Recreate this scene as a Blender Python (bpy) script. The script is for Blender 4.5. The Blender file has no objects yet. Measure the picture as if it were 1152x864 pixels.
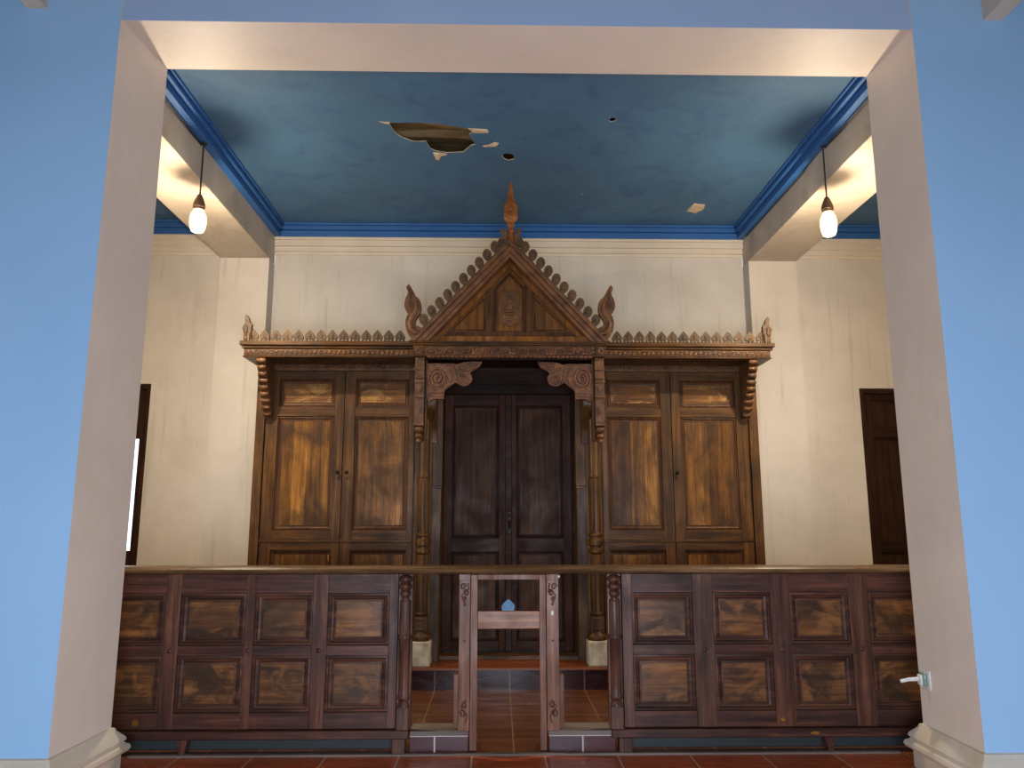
import bpy, bmesh, math, random
from mathutils import Vector, Euler
random.seed(7)
sc = bpy.context.scene
COL = sc.collection
R = math.radians

# ------------------------------------------------------------------ camera
cam = bpy.data.objects.new('camera', bpy.data.cameras.new('camera'))
COL.objects.link(cam)
cam.location = (-0.135, 0.0, 1.5)
cam.rotation_euler = (R(90 + 9.95), 0, R(-1.1))
cam.data.sensor_width = 36.0
cam.data.lens = 857.0 / 1152.0 * 36.0
cam.data.clip_start = 0.05
sc.camera = cam

# ------------------------------------------------------------------ world, lights, exposure
w = bpy.data.worlds.new('world'); sc.world = w; w.use_nodes = True
bgn = w.node_tree.nodes['Background']
bgn.inputs[0].default_value = (0.72, 0.86, 1.0, 1); bgn.inputs[1].default_value = 2.5

def area(name, loc, rot, sx, sy, power, color):
    l = bpy.data.lights.new(name, 'AREA'); l.shape = 'RECTANGLE'; l.size = sx; l.size_y = sy
    l.energy = power; l.color = color
    o = bpy.data.objects.new(name, l); COL.objects.link(o); o.location = loc; o.rotation_euler = rot
    return o
DAY = (0.76, 0.87, 1.0)
# daylight through the hall's open doorways: left, right and behind the camera
area('daylight_left_doorway', (-5.9, 2.25, 1.1), (R(90), 0, R(-90)), 2.4, 2.0, 12, DAY)
area('daylight_right_doorway', (5.9, 2.25, 1.1), (R(90), 0, R(90)), 2.4, 2.0, 12, DAY)
area('daylight_entrance', (0.0, -1.0, 0.9), (R(90), 0, 0), 2.6, 1.7, 225, DAY)

sc.view_settings.view_transform = 'Standard'
sc.view_settings.look = 'None'
sc.view_settings.gamma = 1.0
sc.view_settings.use_curve_mapping = False
sc.view_settings.exposure = 0.0
BULB_DOWN = 175      # spot added inside each bulb, throws most light downwards
BULB_POWER = 88

# ------------------------------------------------------------------ materials
def lin(c):
    return tuple(((v/255)/12.92 if v/255 <= 0.04045 else ((v/255+0.055)/1.055)**2.4) for v in c) + (1,)

class NT:
    def __init__(s, name):
        s.m = bpy.data.materials.new(name); s.m.use_nodes = True
        s.t = s.m.node_tree; s.b = s.t.nodes['Principled BSDF']
    def n(s, kind, **kw):
        nd = s.t.nodes.new(kind)
        for k, v in kw.items():
            if k.startswith('i_'):
                key = k[2:].replace('_', ' ')
                nd.inputs[key].default_value = v
            else: setattr(nd, k, v)
        return nd
    def l(s, a, b): s.t.links.new(a, b)
    def coords(s, scale, rnd=True, kind='Object'):
        tc = s.n('ShaderNodeTexCoord')
        mp = s.n('ShaderNodeMapping'); mp.inputs['Scale'].default_value = scale
        if rnd:
            oi = s.n('ShaderNodeObjectInfo')
            ml = s.n('ShaderNodeMath', operation='MULTIPLY'); ml.inputs[1].default_value = 9.0
            s.l(oi.outputs['Random'], ml.inputs[0])
            ad = s.n('ShaderNodeVectorMath', operation='ADD')
            s.l(tc.outputs[kind], ad.inputs[0]); s.l(ml.outputs[0], ad.inputs[1])
            s.l(ad.outputs[0], mp.inputs['Vector'])
        else: s.l(tc.outputs[kind], mp.inputs['Vector'])
        return mp.outputs[0]
    def noise(s, vec, scale, detail=4, rough=.55, dist=0):
        nd = s.n('ShaderNodeTexNoise'); nd.inputs['Scale'].default_value = scale
        nd.inputs['Detail'].default_value = detail; nd.inputs['Roughness'].default_value = rough
        nd.inputs['Distortion'].default_value = dist
        s.l(vec, nd.inputs['Vector']); return nd.outputs['Fac']
    def ramp(s, fac, stops):
        r = s.n('ShaderNodeValToRGB'); e = r.color_ramp.elements
        while len(e) < len(stops): e.new(0.5)
        for i, (p, c) in enumerate(stops): e[i].position = p; e[i].color = c
        s.l(fac, r.inputs[0]); return r.outputs[0]
    def mix(s, fac, a, b, mode='MIX'):
        m = s.n('ShaderNodeMix', data_type='RGBA', blend_type=mode)
        for sock, v in ((m.inputs[0], fac), (m.inputs[6], a), (m.inputs[7], b)):
            if hasattr(v, 'links'): s.l(v, sock)
            else: sock.default_value = v
        return m.outputs[2]
    def bump(s, h, strength=.3, dist=.01, prev=None):
        b = s.n('ShaderNodeBump'); b.inputs['Strength'].default_value = strength; b.inputs['Distance'].default_value = dist
        s.l(h, b.inputs['Height'])
        if prev: s.l(prev, b.inputs['Normal'])
        return b.outputs[0]
G = lambda v: (v, v, v, 1)

def wood(name, dark, mid, light, axis='Z', rough=.45, blotch=.55, plank=0, worn=None, bs=1.0, spec=.3):
    t = NT(name)
    sc_ = {'Z': (16, 16, .9), 'X': (.9, 16, 16), 'Y': (16, .9, 16)}[axis]
    v = t.coords(sc_)
    g = t.noise(v, 1.6, 7, .62, .5)
    col = t.ramp(g, [(.34, lin(dark)), (.5, lin(mid)), (.66, lin(light))])
    fine = t.noise(t.coords({'Z': (70, 70, 2.2), 'X': (2.2, 70, 70), 'Y': (70, 2.2, 70)}[axis]), 1.5, 3, .6, .2)
    col = t.mix(t.ramp(fine, [(.3, G(.6)), (.5, G(0))]), col, lin(tuple(int(q*.6) for q in dark)))
    v2 = t.coords((1.5, 1.5, 1.1) if axis == 'Z' else (1.1, 1.5, 1.6))
    b = t.noise(v2, 2.4, 5, .6, .6)
    bf = t.ramp(b, [(.4, G(0)), (.62, G(blotch))])
    col = t.mix(bf, col, lin(tuple(int(q*.62) for q in dark)))
    if worn:  # pale patches: polished wear, with highlights also put into the colour
        wv = t.noise(t.coords((2.2, 2, 3.2)), 2.1, 6, .62, .8)
        wf = t.ramp(wv, [(.5, G(0)), (.62, G(.75))])
        wg = t.ramp(g, [(.3, lin(tuple(int(q*.7) for q in worn))), (.65, lin(worn))])
        col = t.mix(wf, col, wg)
    if plank:
        tc = t.n('ShaderNodeTexCoord'); sx = t.n('ShaderNodeSeparateXYZ'); t.l(tc.outputs['Object'], sx.inputs[0])
        oi = t.n('ShaderNodeObjectInfo')
        mm = t.n('ShaderNodeMath', operation='MULTIPLY_ADD'); mm.inputs[1].default_value = 1/plank
        t.l(sx.outputs['X'], mm.inputs[0]); t.l(oi.outputs['Random'], mm.inputs[2])
        fl = t.n('ShaderNodeMath', operation='FLOOR'); t.l(mm.outputs[0], fl.inputs[0])
        ad = t.n('ShaderNodeMath', operation='MULTIPLY_ADD'); ad.inputs[1].default_value = 7.31
        t.l(oi.outputs['Random'], ad.inputs[0]); t.l(fl.outputs[0], ad.inputs[2])
        wn = t.n('ShaderNodeTexWhiteNoise', noise_dimensions='1D'); t.l(ad.outputs[0], wn.inputs['W'])
        tint = t.ramp(wn.outputs['Value'], [(0, (.42, .34, .28, 1)), (.45, (.9, .85, .8, 1)), (1, (1.35, 1.3, 1.15, 1))])
        col = t.mix(1.0, col, tint, 'MULTIPLY')
        fr = t.n('ShaderNodeMath', operation='FRACT'); t.l(mm.outputs[0], fr.inputs[0])
        gp = t.ramp(fr.outputs[0], [(0, G(.3)), (.035, G(1))])
        col = t.mix(1.0, col, gp, 'MULTIPLY')
    t.l(col, t.b.inputs['Base Color'])
    rg = t.ramp(b, [(.3, G(max(.2, rough-.12))), (.7, G(min(1, rough+.15)))])
    t.l(rg, t.b.inputs['Roughness'])
    t.l(t.bump(g, .35*bs, .004), t.b.inputs['Normal'])
    t.b.inputs['Specular IOR Level'].default_value = spec
    return t.m

def carved(name, dark, mid, light, scale=38, rough=.55, strength=.9):
    t = NT(name)
    v = t.coords((1, 1, 1))
    vo = t.n('ShaderNodeTexVoronoi', feature='SMOOTH_F1'); vo.inputs['Scale'].default_value = scale
    t.l(v, vo.inputs['Vector'])
    n = t.noise(v, 9, 5, .6, .4)
    col = t.ramp(n, [(.3, lin(dark)), (.52, lin(mid)), (.75, lin(light))])
    t.l(col, t.b.inputs['Base Color']); t.b.inputs['Roughness'].default_value = rough
    nn = t.bump(vo.outputs['Distance'], strength, .006)
    t.l(nn, t.b.inputs['Normal'])
    return t.m

def plaster(name, base, var, rough=.85, spots=None, streak=False, bstr=.25, scale=1.0, patch=None):
    t = NT(name)
    v = t.coords((1, 1, 1), rnd=False)
    n = t.noise(v, 1.1*scale, 6, .6, .3)
    col = t.ramp(n, [(.3, lin(var)), (.62, lin(base))])
    if patch:
        p = t.noise(v, 2.6, 5, .62, 1.2)
        col = t.mix(t.ramp(p, [(.5, G(0)), (.66, G(.55))]), col, lin(patch))
    if streak:
        s = t.noise(t.coords((9, 9, .55), rnd=False), 1.2, 6, .65, .3)
        sf = t.ramp(s, [(.56, G(0)), (.74, G(.5))])
        col = t.mix(sf, col, lin(streak))
    if spots:
        vo = t.n('ShaderNodeTexVoronoi'); vo.inputs['Scale'].default_value = 2.6; t.l(v, vo.inputs['Vector'])
        sf = t.ramp(vo.outputs['Distance'], [(.016, G(1)), (.022, G(0))])
        col = t.mix(sf, col, lin(spots))
    t.l(col, t.b.inputs['Base Color']); t.b.inputs['Roughness'].default_value = rough
    h = t.noise(v, 14, 8, .65)
    h2 = t.noise(t.coords((3, 3, 1.2), rnd=False), 2.5, 4, .5)
    b1 = t.bump(h2, bstr*.6, .02)
    t.l(t.bump(h, bstr, .004, b1), t.b.inputs['Normal'])
    return t.m

def tiles(name, cols, size, grout, origin=(0, 0), rough=.3, gw=.012, vertical=False):
    t = NT(name)
    tc = t.n('ShaderNodeTexCoord'); mp = t.n('ShaderNodeMapping'); t.l(tc.outputs['Object'], mp.inputs['Vector'])
    mp.inputs['Location'].default_value = (-origin[0], -origin[1], 0) if not vertical else (-origin[0], 0, -origin[1])
    sx = t.n('ShaderNodeSeparateXYZ'); t.l(mp.outputs[0], sx.inputs[0])
    ids = []; edges = []
    for k in ('X', 'Z' if vertical else 'Y'):
        d = t.n('ShaderNodeMath', operation='DIVIDE'); d.inputs[1].default_value = size; t.l(sx.outputs[k], d.inputs[0])
        f = t.n('ShaderNodeMath', operation='FLOOR'); t.l(d.outputs[0], f.inputs[0]); ids.append(f.outputs[0])
        pp = t.n('ShaderNodeMath', operation='PINGPONG'); pp.inputs[1].default_value = .5; t.l(d.outputs[0], pp.inputs[0])
        edges.append(pp.outputs[0])
    mn = t.n('ShaderNodeMath', operation='MINIMUM'); t.l(edges[0], mn.inputs[0]); t.l(edges[1], mn.inputs[1])
    cb = t.n('ShaderNodeCombineXYZ'); t.l(ids[0], cb.inputs[0]); t.l(ids[1], cb.inputs[1])
    wn = t.n('ShaderNodeTexWhiteNoise', noise_dimensions='3D'); t.l(cb.outputs[0], wn.inputs['Vector'])
    c = t.ramp(wn.outputs['Value'], [(0, lin(cols[0])), (.5, lin(cols[1])), (1, lin(cols[2]))])
    n = t.noise(t.coords((1.2, 5, 5), rnd=False), 2.2, 6, .62, .8)
    c = t.mix(t.ramp(n, [(.35, G(0)), (.7, G(.7))]), c, lin(tuple(int(q*.6) for q in cols[0])))
    gf = t.ramp(mn.outputs[0], [(gw*.5, G(1)), (gw*.9, G(0))])
    t.l(t.mix(gf, c, lin(grout)), t.b.inputs['Base Color'])
    rr = t.ramp(n, [(.3, G(rough-.08)), (.7, G(rough+.15))])
    t.l(rr, t.b.inputs['Roughness'])
    t.l(t.bump(n, .15, .004), t.b.inputs['Normal'])
    return t.m

def plain(name, c, rough=.5, metal=0, nz=.12):
    t = NT(name)
    n = t.noise(t.coords((1, 1, 1)), 12, 4)
    col = t.ramp(n, [(.3, lin(tuple(int(q*(1-nz)) for q in c))), (.7, lin(c))])
    t.l(col, t.b.inputs['Base Color']); t.b.inputs['Roughness'].default_value = rough; t.b.inputs['Metallic'].default_value = metal
    return t.m

M = {}
M['blue_wall'] = plaster('blue_wall_paint', (150, 190, 228), (143, 184, 223), rough=.7, bstr=.2, scale=.6)
M['blue_lintel'] = plaster('blue_lintel_paint', (158, 182, 216), (150, 176, 212), rough=.7, bstr=.2, scale=.6)
M['cream_reveal'] = plaster('cream_reveal_paint', (222, 209, 198), (210, 198, 189), rough=.55, bstr=.35, patch=(214, 202, 184))
M['cream_wall'] = plaster('cream_wall_paint', (210, 202, 190), (194, 185, 173), rough=.8, streak=(150, 138, 120), bstr=.3)
M['cream_trim'] = plaster('cream_trim_paint', (216, 204, 186), (200, 188, 170), rough=.65, bstr=.2)
M['beam'] = plaster('cream_beam_paint', (196, 182, 166), (178, 166, 150), rough=.75, bstr=.35, patch=(165, 150, 132))
M['blue_ceiling'] = plaster('teal_blue_ceiling_paint', (68, 108, 142), (59, 95, 126), rough=.75, spots=(190, 205, 210), bstr=.15, patch=(48, 84, 126))
M['blue_cornice'] = plaster('royal_blue_cornice_paint', (44, 98, 162), (36, 86, 146), rough=.55, bstr=.15)
M['base_mould'] = plaster('worn_plinth_paint', (206, 196, 184), (188, 172, 146), rough=.6, bstr=.3, patch=(190, 174, 146))
M['floor_tile'] = tiles('terracotta_floor_tiles', ((176, 84, 46), (204, 98, 48), (180, 114, 86)), .465, (196, 170, 146), (-.29, 5.21), rough=.32, gw=.014)
M['inner_tile'] = tiles('brown_inner_floor_tiles', ((92, 50, 26), (108, 62, 30), (100, 54, 30)), .33, (134, 104, 66), (-.02, 5.88), rough=.34, gw=.018)
M['tread_tile'] = tiles('orange_tread_tiles', ((130, 62, 26), (140, 74, 34), (120, 60, 28)), .66, (120, 84, 40), (-.35, 7.0), rough=.35, gw=.01)
M['riser_tile'] = tiles('dark_red_riser_tiles', ((46, 16, 20), (58, 22, 26), (40, 18, 24)), .33, (120, 100, 96), (-.02, -.145), rough=.2, gw=.018, vertical=True)
M['kerb_tile'] = tiles('dark_red_kerb_tiles', ((66, 20, 26), (78, 26, 32), (60, 26, 34)), .32, (190, 176, 176), (-.535, -.21), rough=.2, gw=.02, vertical=True)
M['cement'] = plaster('grey_cement', (122, 108, 98), (92, 80, 74), rough=.8, bstr=.6)
M['floor_shade'] = plaster('painted_floor_shade', (38, 46, 48), (30, 36, 38), rough=.6, bstr=.3)  # dark teal tone of the shaded floor, put into the colour
CD, CM, CL = (58, 36, 15), (93, 60, 26), (118, 80, 38)
M['cab_v'] = wood('cabinet_wood_upright', CD, CM, CL, 'Z', .42)
M['cab_h'] = wood('cabinet_wood_level', CD, CM, CL, 'X', .42)
M['cab_plank'] = wood('cabinet_plank_panel', (90, 58, 21), (130, 89, 37), (160, 114, 54), 'Z', .4, blotch=.8, plank=.135)
M['cab_panel_h'] = wood('cabinet_upper_panel', (84, 50, 22), (118, 76, 34), (148, 100, 50), 'X', .4, blotch=.5, worn=(196, 150, 84))
M['mould_v'] = wood('cabinet_moulding', (62, 34, 16), (84, 50, 24), (108, 68, 34), 'Z', .42, blotch=.3)
M['carved'] = carved('carved_wood', (62, 36, 16), (98, 62, 30), (126, 84, 44), 46, .5, .7)
M['carved_rose'] = carved('carved_frieze_wood', (66, 38, 24), (108, 68, 42), (138, 92, 60), 60, .55, .9)
M['crest'] = carved('crest_wood', (56, 38, 22), (84, 60, 34), (102, 76, 44), 70, .6, .4)
M['rake'] = carved('gable_board_wood', (66, 38, 20), (102, 64, 34), (128, 86, 48), 60, .5, .35)
M['tymp'] = wood('gable_panel_wood', (96, 58, 20), (126, 80, 32), (146, 98, 42), 'Z', .4, blotch=.35)
M['spire'] = carved('gilt_spire_wood', (110, 58, 20), (142, 86, 30), (160, 96, 40), 60, .5, .6)
M['spire_red'] = carved('red_spire_wood', (120, 50, 20), (150, 66, 30), (160, 90, 40), 60, .5, .6)
M['door_v'] = wood('door_wood_upright', (46, 22, 12), (68, 35, 19), (84, 48, 28), 'Z', .45, blotch=.4, spec=.12)
M['door_h'] = wood('door_wood_level', (38, 20, 13), (56, 30, 19), (70, 40, 26), 'X', .45, blotch=.4, spec=.12)
M['door_p'] = wood('door_panel_wood', (58, 34, 20), (80, 50, 30), (100, 64, 40), 'Z', .45, blotch=.5, spec=.12)
M['side_v'] = wood('side_door_wood_upright', (38, 20, 12), (52, 30, 18), (62, 38, 24), 'Z', .6, blotch=.3, spec=.1)
M['side_h'] = wood('side_door_wood_level', (34, 18, 11), (46, 26, 16), (56, 34, 22), 'X', .6, blotch=.3, spec=.1)
M['dark'] = wood('dark_recess_wood', (30, 15, 10), (42, 22, 14), (52, 30, 18), 'X', .5, blotch=.3, spec=.12)
M['bal_v'] = wood('balustrade_wood_upright', (58, 32, 24), (90, 54, 40), (118, 76, 58), 'Z', .42, blotch=.55)
M['bal_h'] = wood('balustrade_wood_level', (52, 29, 23), (82, 47, 37), (106, 66, 52), 'X', .42, blotch=.5)
M['bal_m'] = wood('balustrade_moulding', (50, 28, 21), (80, 47, 33), (108, 68, 48), 'X', .55, blotch=.4)
M['bal_p'] = wood('balustrade_panel', (72, 44, 26), (106, 68, 38), (140, 94, 54), 'X', .38, blotch=.9, worn=(150, 98, 52))
M['rail'] = wood('handrail_wood', (72, 52, 34), (104, 78, 52), (138, 108, 78), 'X', .3, blotch=.3)
M['gate_v'] = wood('gate_wood_upright', (84, 47, 31), (120, 73, 50), (146, 96, 68), 'Z', .42, blotch=.25)
M['gate_h'] = wood('gate_wood_level', (104, 62, 40), (146, 94, 62), (172, 120, 82), 'X', .42, blotch=.2)
M['stone'] = plaster('rough_white_stone', (206, 196, 176), (140, 130, 112), rough=.9, bstr=1.0, scale=8)
M['medal'] = plain('medallion_wood', (116, 76, 36), .5, 0, .3)
M['iron'] = plain('dark_iron', (34, 26, 22), .45, .6)
M['cable'] = plain('black_cable', (26, 22, 20), .6)
M['socket'] = plain('brown_lamp_socket', (98, 74, 48), .5)
M['white_plastic'] = plain('white_plastic', (225, 228, 226), .35)
M['grey_face'] = plain('greenish_glass_plate', (130, 150, 140), .2)
M['brass'] = plain('worn_brass', (200, 150, 70), .35, .9)
M['paper'] = plain('pale_blue_cloth', (124, 166, 204), .8, 0, .2)
M['peel'] = plaster('bare_peeled_plaster', (214, 198, 172), (180, 150, 116), rough=.9, bstr=.8, scale=9)
M['attic'] = wood('attic_board_wood', (120, 98, 62), (150, 124, 82), (172, 146, 100), 'X', .7, blotch=.3)
M['fleck'] = plain('white_paint_fleck', (225, 220, 210), .6)
# bulb glass and filament
t = NT('lamp_glass'); t.t.nodes.remove(t.b)
tr = t.n('ShaderNodeBsdfTransparent'); em = t.n('ShaderNodeEmission'); em.inputs[0].default_value = (1, .72, .34, 1); em.inputs[1].default_value = 1.6
gl = t.n('ShaderNodeBsdfGlossy'); gl.inputs['Roughness'].default_value = .05
mx = t.n('ShaderNodeMixShader'); mx.inputs[0].default_value = .08; t.l(tr.outputs[0], mx.inputs[1]); t.l(gl.outputs[0], mx.inputs[2])
ad = t.n('ShaderNodeAddShader'); t.l(mx.outputs[0], ad.inputs[0]); t.l(em.outputs[0], ad.inputs[1])
t.l(ad.outputs[0], t.t.nodes['Material Output'].inputs[0]); M['glass_lamp'] = t.m
t = NT('glowing_filament'); t.b.inputs['Emission Color'].default_value = (1, .8, .5, 1); t.b.inputs['Emission Strength'].default_value = 30
M['filament'] = t.m
t = NT('window_glass'); t.t.nodes.remove(t.b)
tr = t.n('ShaderNodeBsdfTransparent'); gl = t.n('ShaderNodeBsdfGlossy'); gl.inputs['Roughness'].default_value = .03
mx = t.n('ShaderNodeMixShader'); mx.inputs[0].default_value = .06; t.l(tr.outputs[0], mx.inputs[1]); t.l(gl.outputs[0], mx.inputs[2])
t.l(mx.outputs[0], t.t.nodes['Material Output'].inputs[0]); M['pane'] = t.m

# ------------------------------------------------------------------ mesh builder
class MB:
    def __init__(s): s.v = []; s.f = []; s.m = []
    def add(s, vs, fs, mi=0):
        b = len(s.v); s.v += [tuple(p) for p in vs]
        s.f += [tuple(b+i for i in f) for f in fs]
        s.m += (mi if isinstance(mi, list) else [mi]*len(fs))
        return s
    def box(s, x0, x1, y0, y1, z0, z1, mi=0, mats=None):
        vs = [(x0,y0,z0),(x1,y0,z0),(x1,y1,z0),(x0,y1,z0),(x0,y0,z1),(x1,y0,z1),(x1,y1,z1),(x0,y1,z1)]
        fs = [(0,3,2,1),(4,5,6,7),(0,1,5,4),(1,2,6,5),(2,3,7,6),(3,0,4,7)]  # bottom top front right back left
        return s.add(vs, fs, mats if mats else mi)
    def prism(s, pts, y0, y1, mi=0):       # outline in XZ
        a = sum(pts[i][0]*pts[(i+1)%len(pts)][1]-pts[(i+1)%len(pts)][0]*pts[i][1] for i in range(len(pts)))
        if a < 0: pts = pts[::-1]
        n = len(pts)
        vs = [(x, y0, z) for x, z in pts] + [(x, y1, z) for x, z in pts]
        fs = [tuple(range(n)), tuple(range(2*n-1, n-1, -1))] + [(i, n+i, n+(i+1)%n, (i+1)%n) for i in range(n)]
        return s.add(vs, fs, mi)
    def prism_x(s, pts, x0, x1, mi=0):     # outline in YZ
        a = sum(pts[i][0]*pts[(i+1)%len(pts)][1]-pts[(i+1)%len(pts)][0]*pts[i][1] for i in range(len(pts)))
        if a < 0: pts = pts[::-1]
        n = len(pts)
        vs = [(x0, y, z) for y, z in pts] + [(x1, y, z) for y, z in pts]
        fs = [tuple(range(n-1, -1, -1)), tuple(range(n, 2*n))] + [(i, (i+1)%n, n+(i+1)%n, n+i) for i in range(n)]
        return s.add(vs, fs, mi)
    def lathe(s, prof, cx, cy, seg=24, flute=None, mi=0, sy=1.0):
        vs = []
        for r, z in prof:
            for k in range(seg):
                a = 2*math.pi*k/seg
                rr = r
                if flute and flute(z): rr = r*(1-.11*(k % 2))
                vs.append((cx+rr*math.cos(a), cy+rr*math.sin(a)*sy, z))
        n = len(prof); fs = []
        for i in range(n-1):
            for k in range(seg):
                q = (k+1) % seg
                fs.append((i*seg+k, i*seg+q, (i+1)*seg+q, (i+1)*seg+k))
        fs.append(tuple(range(seg-1, -1, -1))); fs.append(tuple((n-1)*seg+k for k in range(seg)))
        return s.add(vs, fs, mi)
    def tube(s, pts, r, seg=8, mi=0):
        pts = [Vector(p) for p in pts]; n = len(pts); vs = []
        for i, p in enumerate(pts):
            d = (pts[min(i+1, n-1)]-pts[max(i-1, 0)]).normalized()
            u = d.cross(Vector((0, 1, 0)))
            if u.length < .1: u = d.cross(Vector((1, 0, 0)))
            u.normalize(); w_ = d.cross(u)
            rr = r[i] if isinstance(r, (list, tuple)) else r
            for k in range(seg):
                a = 2*math.pi*k/seg
                vs.append(p+u*rr*math.cos(a)+w_*rr*math.sin(a))
        fs = [(i*seg+k, i*seg+(k+1)%seg, (i+1)*seg+(k+1)%seg, (i+1)*seg+k) for i in range(n-1) for k in range(seg)]
        fs += [tuple(range(seg-1, -1, -1)), tuple((n-1)*seg+k for k in range(seg))]
        return s.add(vs, fs, mi)
    def ell(s, c, r, mi=0, seg=12, rings=7, rot=0):
        vs = []; fs = []
        cr, sr = math.cos(rot), math.sin(rot)
        def P(x, y, z): return (c[0]+x*cr-z*sr, c[1]+y, c[2]+x*sr+z*cr)
        vs.append(P(0, 0, -r[2]))
        for i in range(1, rings):
            t_ = math.pi*i/rings
            for k in range(seg):
                a = 2*math.pi*k/seg
                vs.append(P(r[0]*math.sin(t_)*math.cos(a), r[1]*math.sin(t_)*math.sin(a), -r[2]*math.cos(t_)))
        vs.append(P(0, 0, r[2]))
        L = len(vs)-1
        for k in range(seg):
            q = (k+1) % seg
            fs.append((0, 1+q, 1+k)); fs.append((L, L-seg+k, L-seg+q))
            for i in range(rings-2): fs.append((1+i*seg+k, 1+i*seg+q, 1+(i+1)*seg+q, 1+(i+1)*seg+k))
        return s.add(vs, fs, mi)
    def loops(s, x0, x1, z0, z1, y, prof, mi=0, fill=None):   # nested rectangles facing -y: a mitred moulding
        b = []
        for d, h in prof:
            b.append([(x0+d, y+h, z0+d), (x1-d, y+h, z0+d), (x1-d, y+h, z1-d), (x0+d, y+h, z1-d)])
        vs = [p for l in b for p in l]
        fs = [(4*i+k, 4*i+(k+1)%4, 4*(i+1)+(k+1)%4, 4*(i+1)+k) for i in range(len(b)-1) for k in range(4)]
        s.add(vs, fs, mi)
        if fill is not None: s.add(b[-1], [(0, 1, 2, 3)], fill)
        return s
    def mirror(s, cx):
        s.v = [(2*cx-x, y, z) for x, y, z in s.v]; s.f = [f[::-1] for f in s.f]; return s
    def build(s, name, mats, parent=None, bevel=0, smooth=35, loc=None, kind=None):
        me = bpy.data.meshes.new(name)
        off = Vector(loc) if loc is not None else (parent_origin(parent) if parent else Vector((0, 0, 0)))
        me.from_pydata([tuple(Vector(v)-off) for v in s.v], [], s.f)
        for m_ in (mats if isinstance(mats, (list, tuple)) else [mats]): me.materials.append(M[m_])
        me.polygons.foreach_set('material_index', s.m)
        me.polygons.foreach_set('use_smooth', [True]*len(me.polygons))
        me.update(); me.validate()
        me.set_sharp_from_angle(angle=R(smooth))
        o = bpy.data.objects.new(name, me); COL.objects.link(o)
        if parent: o.parent = parent; o.location = off-parent_origin(parent)
        else: o.location = off
        if bevel:
            b = o.modifiers.new('bevel', 'BEVEL'); b.width = bevel; b.segments = 2; b.limit_method = 'ANGLE'; b.angle_limit = R(40)
        if kind: o['kind'] = kind
        return o
def parent_origin(p):
    v = Vector((0, 0, 0))
    while p: v = v+Vector(p.location); p = p.parent
    return v
def thing(name, label, cat, loc=(0, 0, 0), group=None):
    o = bpy.data.objects.new(name, None); COL.objects.link(o); o.location = loc
    o.empty_display_size = .1
    o['label'] = label; o['category'] = cat
    if group: o['group'] = group
    return o
def tag(o, label, cat, group=None):
    o['label'] = label; o['category'] = cat
    if group: o['group'] = group
    return o
def lab(o, label): o['label'] = label; return o
def st(mb, name, mats, **k):
    return mb.build(name, mats, kind='structure', **k)
def sroot(name, loc=(0, 0, 0)):
    o = bpy.data.objects.new(name, None); COL.objects.link(o); o.location = loc; o['kind'] = 'structure'; return o

# ------------------------------------------------------------------ setting
XO = 2.475                       # half width of the opening
# floor of the hall and of the room behind the balustrade
st(MB().box(-6.2, 6.2, -1.3, 5.23, -.1, 0), 'floor', 'floor_tile')
st(MB().box(-5.2, 5.2, 5.23, 8.4, -.1, .006), 'floor', 'inner_tile')
st(MB().box(-2.475, 2.475, 5.205, 5.245, -.02, .012), 'trim_threshold', 'cement', bevel=.004)
# stepped platform that carries the portal and the cabinets
b = MB().box(-2.6, 2.6, 7.065, 7.62, .006, .175, 0).box(-2.6, 2.6, 7.05, 7.63, .175, .192, 1)
st(b, 'trim_platform', ('riser_tile', 'tread_tile'))
st(MB().box(-.72, .68, 7.44, 7.6, .192, .232), 'trim_door_sill', 'cab_h', bevel=.005)
# hall walls, pierced wall with the big rectangular opening
mF = [1, 1, 0, 1, 1, 1]
XB = 2.445                       # left reveal leans in a little towards the back
b = MB().box(-6, -XO, 4.3, 4.9, 0, 5.5, mats=[1, 1, 0, 1, 1, 1])
b.v[2] = (-XB, 4.9, 0); b.v[6] = (-XB, 4.9, 5.5)
b.box(XO, 6, 4.3, 4.9, 0, 5.5, mats=[1, 1, 0, 1, 1, 1])
n0 = len(b.v)
b.box(-XO, XO, 4.312, 4.9, 4.54, 5.5, mats=[1, 1, 2, 1, 1, 1])
b.v[n0+2] = (XO, 4.9, 4.582); b.v[n0+3] = (-XB, 4.9, 4.582)
st(b, 'wall_front', ('blue_wall', 'cream_reveal', 'blue_lintel'))
def sidewall(sx, name):
    b = MB(); a, c = (sx*6, sx*6.2) if sx > 0 else (sx*6.2, sx*6)
    b.box(a, c, -1.3, 1.0, 0, 5.5).box(a, c, 3.5, 4.9, 0, 5.5).box(a, c, 1.0, 3.5, 2.25, 5.5)
    return st(b, name, 'blue_wall')
sidewall(-1, 'wall_hall_left'); sidewall(1, 'wall_hall_right')
st(MB().box(-6, -1.8, -1.3, -1.1, 0, 5.5).box(1.8, 6, -1.3, -1.1, 0, 5.5).box(-1.8, 1.8, -1.3, -1.1, 2.3, 5.5), 'wall_hall_back', 'cab_v')
st(MB().box(-6.2, 6.2, -1.3, 4.9, 5.5, 5.6), 'ceiling', 'attic')
for k, s_ in enumerate((-1, 1)):
    st(MB().box(*sorted((s_*2.935, s_*3.055)), -1.1, 4.3, 4.605, 5.5), 'trim_hall_beam', 'beam')

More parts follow.
